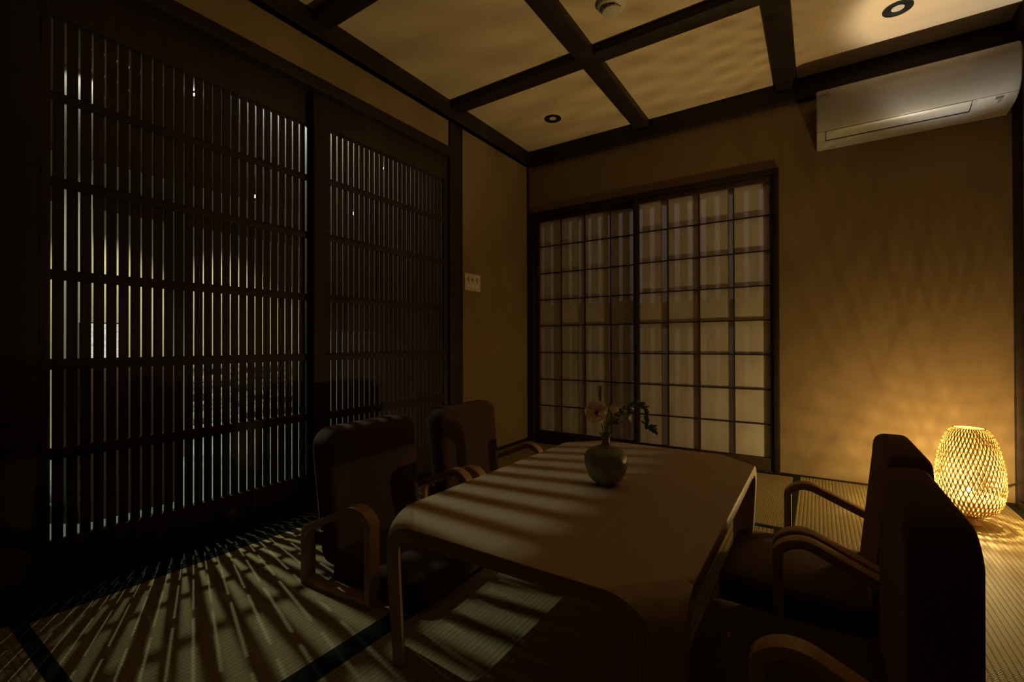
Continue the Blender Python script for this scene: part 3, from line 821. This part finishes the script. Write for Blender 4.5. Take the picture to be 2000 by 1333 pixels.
# ================================================================== AIR CONDITIONER
AX0, AX1 = 2.002, 2.790
ac = empty('air_conditioner', ((AX0 + AX1) / 2, 0, 1.925))
tag(ac, 'white wall mounted air conditioner high above the bamboo lamp', 'air conditioner')
acx = (AX0 + AX1) / 2; acz = 1.925
AP = [(-0.002, 2.196), (-0.150, 2.196), (-0.196, 2.192), (-0.212, 2.183), (-0.219, 2.165), (-0.222, 2.125), (-0.222, 2.080), (-0.219, 2.045), (-0.212, 2.010), (-0.200, 1.982), (-0.186, 1.9655), (-0.170, 1.9545), (-0.150, 1.9445), (-0.120, 1.936), (-0.080, 1.930), (-0.030, 1.927), (-0.002, 1.926)]
def ac_body():
    m_ = MB(); n_ = len(AP)
    xs = [(AX0, 0.010), (AX0 + 0.003, 0.003), (AX0 + 0.009, 0.0), (AX1 - 0.009, 0.0), (AX1 - 0.003, 0.003), (AX1, 0.010)]
    vs = []
    for x_, ins in xs:
        for (y_, z_) in AP:
            cy_, cz_ = -0.10, 2.07
            yy = y_ if y_ > -0.01 else y_ + ins * (1 if y_ < cy_ else 0.3) * 0.8
            zz = z_ + (ins if z_ < 2.0 else -ins * 0.6) * (0.5 if y_ > -0.01 else 0.8)
            vs.append((x_ - acx, yy, zz - acz))
    fs = []
    for k in range(len(xs) - 1):
        for i in range(n_ - 1): fs.append((k * n_ + i, k * n_ + i + 1, (k + 1) * n_ + i + 1, (k + 1) * n_ + i))
    fs.append(tuple(range(n_))); fs.append(tuple(reversed([(len(xs) - 1) * n_ + i for i in range(n_)])))
    return m_.add(vs, fs)
build('casing', ac_body(), M['acwhite'], ac, 0, 40)
def ap_at(z=None, s_=None):
    pass
# arc-length along the lower front for laying things on the skin
LF = AP[8:]       # from z 2.010 downwards and back
def skin(sv, off):
    """sv metres along the lower skin from LF[0]; returns (y,z) pushed out by off"""
    acc = 0
    for a, b in zip(LF, LF[1:]):
        l = hypot(b[0] - a[0], b[1] - a[1])
        if acc + l >= sv:
            f = (sv - acc) / l; ny, nz = (b[1] - a[1]) / l, -(b[0] - a[0]) / l
            # outward normal points to -y / -z
            if ny > 0 or (abs(ny) < 1e-6 and nz > 0): ny, nz = ny, nz
            n_ = Vector((ny, nz)); n_ = n_ if n_.dot(Vector((-1, -1))) > 0 else -n_
            return (a[0] + (b[0] - a[0]) * f + n_.x * off, a[1] + (b[1] - a[1]) * f + n_.y * off)
        acc += l
    return LF[-1]
def skin_patch(x0, x1, s0, s1, off0, off1, n_=8):
    m_ = MB(); vs = []; fs = []
    for k in range(n_ + 1):
        sv = s0 + (s1 - s0) * k / n_
        for off in (off0, off1):
            y_, z_ = skin(sv, off)
            for x_ in (x0, x1): vs.append((x_ - acx, y_, z_ - acz))
    for k in range(n_):
        a, b = 4 * k, 4 * (k + 1)
        fs += [(a, a + 1, b + 1, b), (a + 2, b + 2, b + 3, a + 3), (a, b, b + 2, a + 2), (a + 1, a + 3, b + 3, b + 1)]
    fs += [(0, 2, 3, 1), (4 * n_, 4 * n_ + 1, 4 * n_ + 3, 4 * n_ + 2)]
    return m_.add(vs, fs)
build('panel_seam', skin_patch(AX0 + 0.004, AX1 - 0.004, 0.0505, 0.0517, -0.001, 0.0003, 1), M['seam'], ac, 0, 0)
# louvre flap: a dark recess with the flap inside
build('outlet', skin_patch(AX0 + 0.042, 2.632, 0.0520, 0.1260, -0.002, 0.0006), M['black'], ac, 0, 0, label='black air outlet slot')
build('flap', skin_patch(AX0 + 0.0465, 2.6270, 0.0536, 0.1150, -0.001, 0.0012), M['acwhite'], ac, 0, 40)
build('control_panel', skin_patch(2.650, 2.752, 0.0530, 0.1230, -0.001, 0.0006), M['acwhite'], ac, 0, 40)
mk = MB()
for (xa, xb, sa, sb) in ((2.711, 2.739, 0.059, 0.075), (2.722, 2.735, 0.079, 0.0825), (2.722, 2.735, 0.085, 0.088), (2.720, 2.732, 0.091, 0.0945)):
    s__ = skin_patch(xa, xb, sa, sb, 0.0, 0.0010, 1); mk.add(s__.v, s__.f)
build('display_marks', mk, M['greyprint'], ac, 0, 0, label='dark display square and small print')
mk = MB(); rn = random.Random(2)
for k in range(12):
    xa = 2.662 + 0.013 * (k % 4) + rn.uniform(-.001, .001); sa = 0.070 + 0.012 * (k // 4)
    s__ = skin_patch(xa, xa + 0.0065, sa, sa + 0.0034, 0.0, 0.0010, 1); mk.add(s__.v, s__.f)
s__ = skin_patch(2.686, 2.710, 0.110, 0.1155, 0.0, 0.0010, 1); mk.add(s__.v, s__.f)
build('button_marks', mk, M['paleprint'], ac, 0, 0)
# fine print along the lower edge, and the name at the upper left
def text_mesh(s_, size):
    cu = bpy.data.curves.new('lettering', 'FONT'); cu.body = s_; cu.size = size; cu.extrude = 0.0003; cu.resolution_u = 2
    to = bpy.data.objects.new('lettering_tmp', cu); COL.objects.link(to)
    dg = bpy.context.evaluated_depsgraph_get(); me = bpy.data.meshes.new_from_object(to.evaluated_get(dg))
    m_ = MB(); m_.add([tuple(v.co) for v in me.vertices], [tuple(p.vertices) for p in me.polygons])
    bpy.data.objects.remove(to); bpy.data.curves.remove(cu)
    return m_
lt = text_mesh('DAIKIN', 0.0140)
g = MB(); g.add([(AX0 + 0.012 + v[0] * 1.0 + v[1] * 0.2 - acx, -0.2235 - v[2], 2.150 + v[1] - acz) for v in lt.v], lt.f)
build('lettering', g, M['greyprint'], ac, 0, 0)
mk = MB()
for k in range(9):
    xa = 2.090 + 0.0105 * k; s__ = skin_patch(xa, xa + (0.008 if k < 6 else 0.0095), 0.150, 0.1545 if k < 6 else 0.156, 0.0, 0.0008, 1)
    if k != 6: mk.add(s__.v, s__.f)
build('print_line', mk, M['paleprint'], ac, 0, 0); mk = MB()
for k in range(14):
    xa = 2.400 + 0.0130 * k
    if k % 5 != 4:
        s__ = skin_patch(xa, xa + 0.010, 0.150, 0.1545, 0.0, 0.0008, 1); mk.add(s__.v, s__.f)
build('print_line', mk, M['paleprint'], ac, 0, 0)

# ================================================================== SWITCH PLATE
sw = build('switch_plate', bx(0.0, 0.007, -0.827, -0.655, 1.168, 1.284), M['plate'], None, 0.002)
tag(sw, 'ivory three dial light switch plate on the plaster beside the lattice doors', 'light switch')
for k in range(3):
    y_ = -0.788 + 0.047 * k
    build('dial', MB().lathe([(0.0165, 0.0065), (0.0165, 0.010), (0.0135, 0.0105), (0.0125, 0.0215), (0.0, 0.0225)], 28, (0, y_, 1.242), 'x', False, False), M['knob'], sw, 0, 40)
    build('indicator', MB().lathe([(0.0028, 0.0068), (0.0026, 0.0080), (0.0, 0.0084)], 12, (0, y_, 1.196), 'x', False, False), M['led'], sw, 0, 40, label='small green indicator light')

# ================================================================== CEILING FITTINGS
def downlight(x_, y_, label):
    o = build('ceiling_downlight', MB().lathe([(0.058, ZC - 0.0005), (0.058, ZC - 0.004), (0.050, ZC - 0.005), (0.040, ZC - 0.0025), (0.024, ZC - 0.0008)], 40, (x_, y_, 0), 'z', False, False), M['black'], None, 0, 50)
    tag(o, label, 'downlight', 'black ringed ceiling downlights, unlit')
    build('lens', MB().lathe([(0.0, ZC - 0.0010), (0.0245, ZC - 0.0010)], 32, (x_, y_, 0), 'z', False, False), M['lens'], o, 0, 50)
downlight(0.470, -0.425, 'unlit black ringed downlight in the ceiling panel over the shoji doors')
downlight(2.325, -0.455, 'unlit black ringed downlight in the bright ceiling panel above the air conditioner')
sx_, sy_ = 1.218, -1.235
sd = build('smoke_detector', MB().lathe([(0.066, ZC), (0.066, ZC - 0.012), (0.060, ZC - 0.020), (0.050, ZC - 0.024), (0.046, ZC - 0.026)], 44, (sx_, sy_, 0), 'z', False, True), M['detector'], None, 0, 40)
tag(sd, 'round pale smoke detector on the ceiling between the dark beams', 'smoke detector')
build('vent_ring', MB().lathe([(0.036, ZC - 0.025), (0.036, ZC - 0.038)], 32, (sx_, sy_, 0), 'z', False, False), M['black'], sd, 0, 40, label='dark vent ring')
cg = MB().lathe([(0.043, ZC - 0.036), (0.041, ZC - 0.042), (0.030, ZC - 0.046), (0.0, ZC - 0.047)], 36, (sx_, sy_, 0), 'z', True, False)
build('cap', cg, M['detector'], sd, 0, 40)
for k in range(8):
    a = 2 * pi * k / 8; px, py = sx_ + 0.041 * cos(a), sy_ + 0.041 * sin(a)
    build('vent_rib', bx(px - 0.002, px + 0.002, py - 0.002, py + 0.002, ZC - 0.038, ZC - 0.024), M['detector'], sd)

# ================================================================== OUTSIDE, SEEN THROUGH THE LATTICE
struct('floor_veranda', bx(-3.4, -0.09, -4.4, 2.4, -0.10, -0.05), M['concrete'])
struct('ceiling_veranda', bx(-3.4, -0.09, -4.4, 2.4, 2.330, 2.37), M['brownwood'])
struct('wall_garden', bx(-3.06, -3.0, -2.9, -0.06, -0.05, 2.33), M['cream'])
struct('wall_garden_far', bx(-3.36, -3.30, -0.1, 2.4, -0.05, 2.33), M['greystruct'])
struct('wall_garden_end', bx(-3.3, -0.1, 2.2, 2.26, -0.05, 2.33), M['greystruct'])
struct('wall_garden_near', bx(-3.4, -0.1, -4.4, -4.34, -0.05, 2.33), M['greystruct'])
struct('trim_60', bx(-1.50, -1.42, -2.53, -2.40, -0.05, 2.33), M['palepost'])
struct('trim_61', bx(-2.04, -2.00, -1.83, -1.70, -0.05, 2.33), M['palepost'])
struct('trim_62', bx(-3.0, -2.96, -2.9, -0.06, 1.93, 2.10), M['brownwood'])
struct('trim_63', bx(-1.02, -0.98, -0.105, -0.062, -0.05, 2.33), M['orangewood'])

def veranda_light(loc, label):
    x_, y_, z_ = loc
    zc = 2.33
    o = build('veranda_downlight', MB().lathe([(0.030, zc), (0.030, z_ + 0.014), (0.022, z_ + 0.012), (0.0, z_ + 0.012)], 24, (x_, y_, 0), 'z', False, False), M['black'], None, 0, 40)
    tag(o, label, 'downlight', 'tiny bright downlights outside the lattice')
    bulb = MB().lathe([(0.0, -0.0085), (0.0060, -0.0060), (0.0085, 0.0), (0.0060, 0.0060), (0.0, 0.0085)], 12, (x_, y_, z_), 'z', False, False)
    build('lamp_chip', bulb, M['starbulb'], o, 0, 80, label='brilliant white light point')
veranda_light(DOWN[0], 'brightest point light seen through the top of the left lattice door')
veranda_light(DOWN[1], 'bright point light seen through the top of the right lattice door')
veranda_light(DOWN[2], 'small point light low in the second row of the left lattice door')
veranda_light(DOWN[3], 'faintest point light, in the left part of the right lattice door')

cb = build('low_cabinet', bx(-1.30, -0.90, -2.56, -2.165, -0.05, 0.708), M['brownwood'], None, 0.004)
tag(cb, 'dark reddish brown low cabinet outside the left lattice door, under the lantern', 'cabinet')
build('door_panel', bx(-0.903, -0.894, -2.55, -2.368, -0.03, 0.69), M['brownwood'], cb, 0.002)
build('door_panel', bx(-0.903, -0.894, -2.358, -2.175, -0.03, 0.69), M['brownwood'], cb, 0.002)
ln = build('paper_lantern', bx(-1.07, -0.95, -2.535, -2.415, 0.7085, 0.905), M['lanternpaper'], None, 0.003)
tag(ln, 'small square glowing white paper lantern seen through the left lattice door', 'lantern')
fr = MB()
for x_ in (-1.071, -0.949):
    for y_ in (-2.536, -2.414): fr.box(x_ - 0.0025, x_ + 0.0025, y_ - 0.0025, y_ + 0.0025, 0.709, 0.91)
fr.box(-1.073, -0.947, -2.538, -2.412, 0.906, 0.911)
build('lantern_frame', fr, M['timber'], ln)

# low stacked stone wall, pale and dark stones in courses
def stones(x0, x1, y0, y1, z1, seed):
    rn = random.Random(seed); A = {'a': MB(), 'b': MB(), 'c': MB()}
    z = -0.05
    while z < z1 - 0.02:
        h = rn.uniform(0.035, 0.075); y_ = y0
        while y_ < y1:
            l = rn.uniform(0.08, 0.24); k = rn.choice('aaabbc')
            d = rn.uniform(0, 0.02)
            A[k].box(x0, x1 - d, y_, min(y1, y_ + l - 0.006), z, min(z1, z + h - 0.005)); y_ += l
        z += h
    return A
S = stones(-2.90, -2.66, -1.62, -0.35, 0.63, 5)
sw_ = build('stone_wall', S['a'], noise_mat('pale_stone', (0.60, 0.53, 0.33), (0.68, 0.60, 0.38), (30, 30, 30), 0.9), None, 0.003)
tag(sw_, 'low wall of pale and dark stacked stones seen through the left lattice door', 'stone wall')
build('dark_stones', S['b'], noise_mat('dark_stone', (0.05, 0.05, 0.045), (0.09, 0.085, 0.07), (30, 30, 30), 0.9), sw_, 0.003, label='dark grey stones')
build('blue_stones', S['c'], noise_mat('blue_stone', (0.30, 0.36, 0.44), (0.40, 0.46, 0.54), (30, 30, 30), 0.7), sw_, 0.003, label='blue grey stones')
pl = build('planter_box', bx(-2.30, -1.98, -0.62, 0.12, -0.05, 0.93), noise_mat('pale_grey_panel', (0.62, 0.68, 0.66), (0.70, 0.76, 0.74), (20, 20, 20), 0.6), None, 0.006)
tag(pl, 'pale grey waist high planter outside the right lattice door', 'planter')
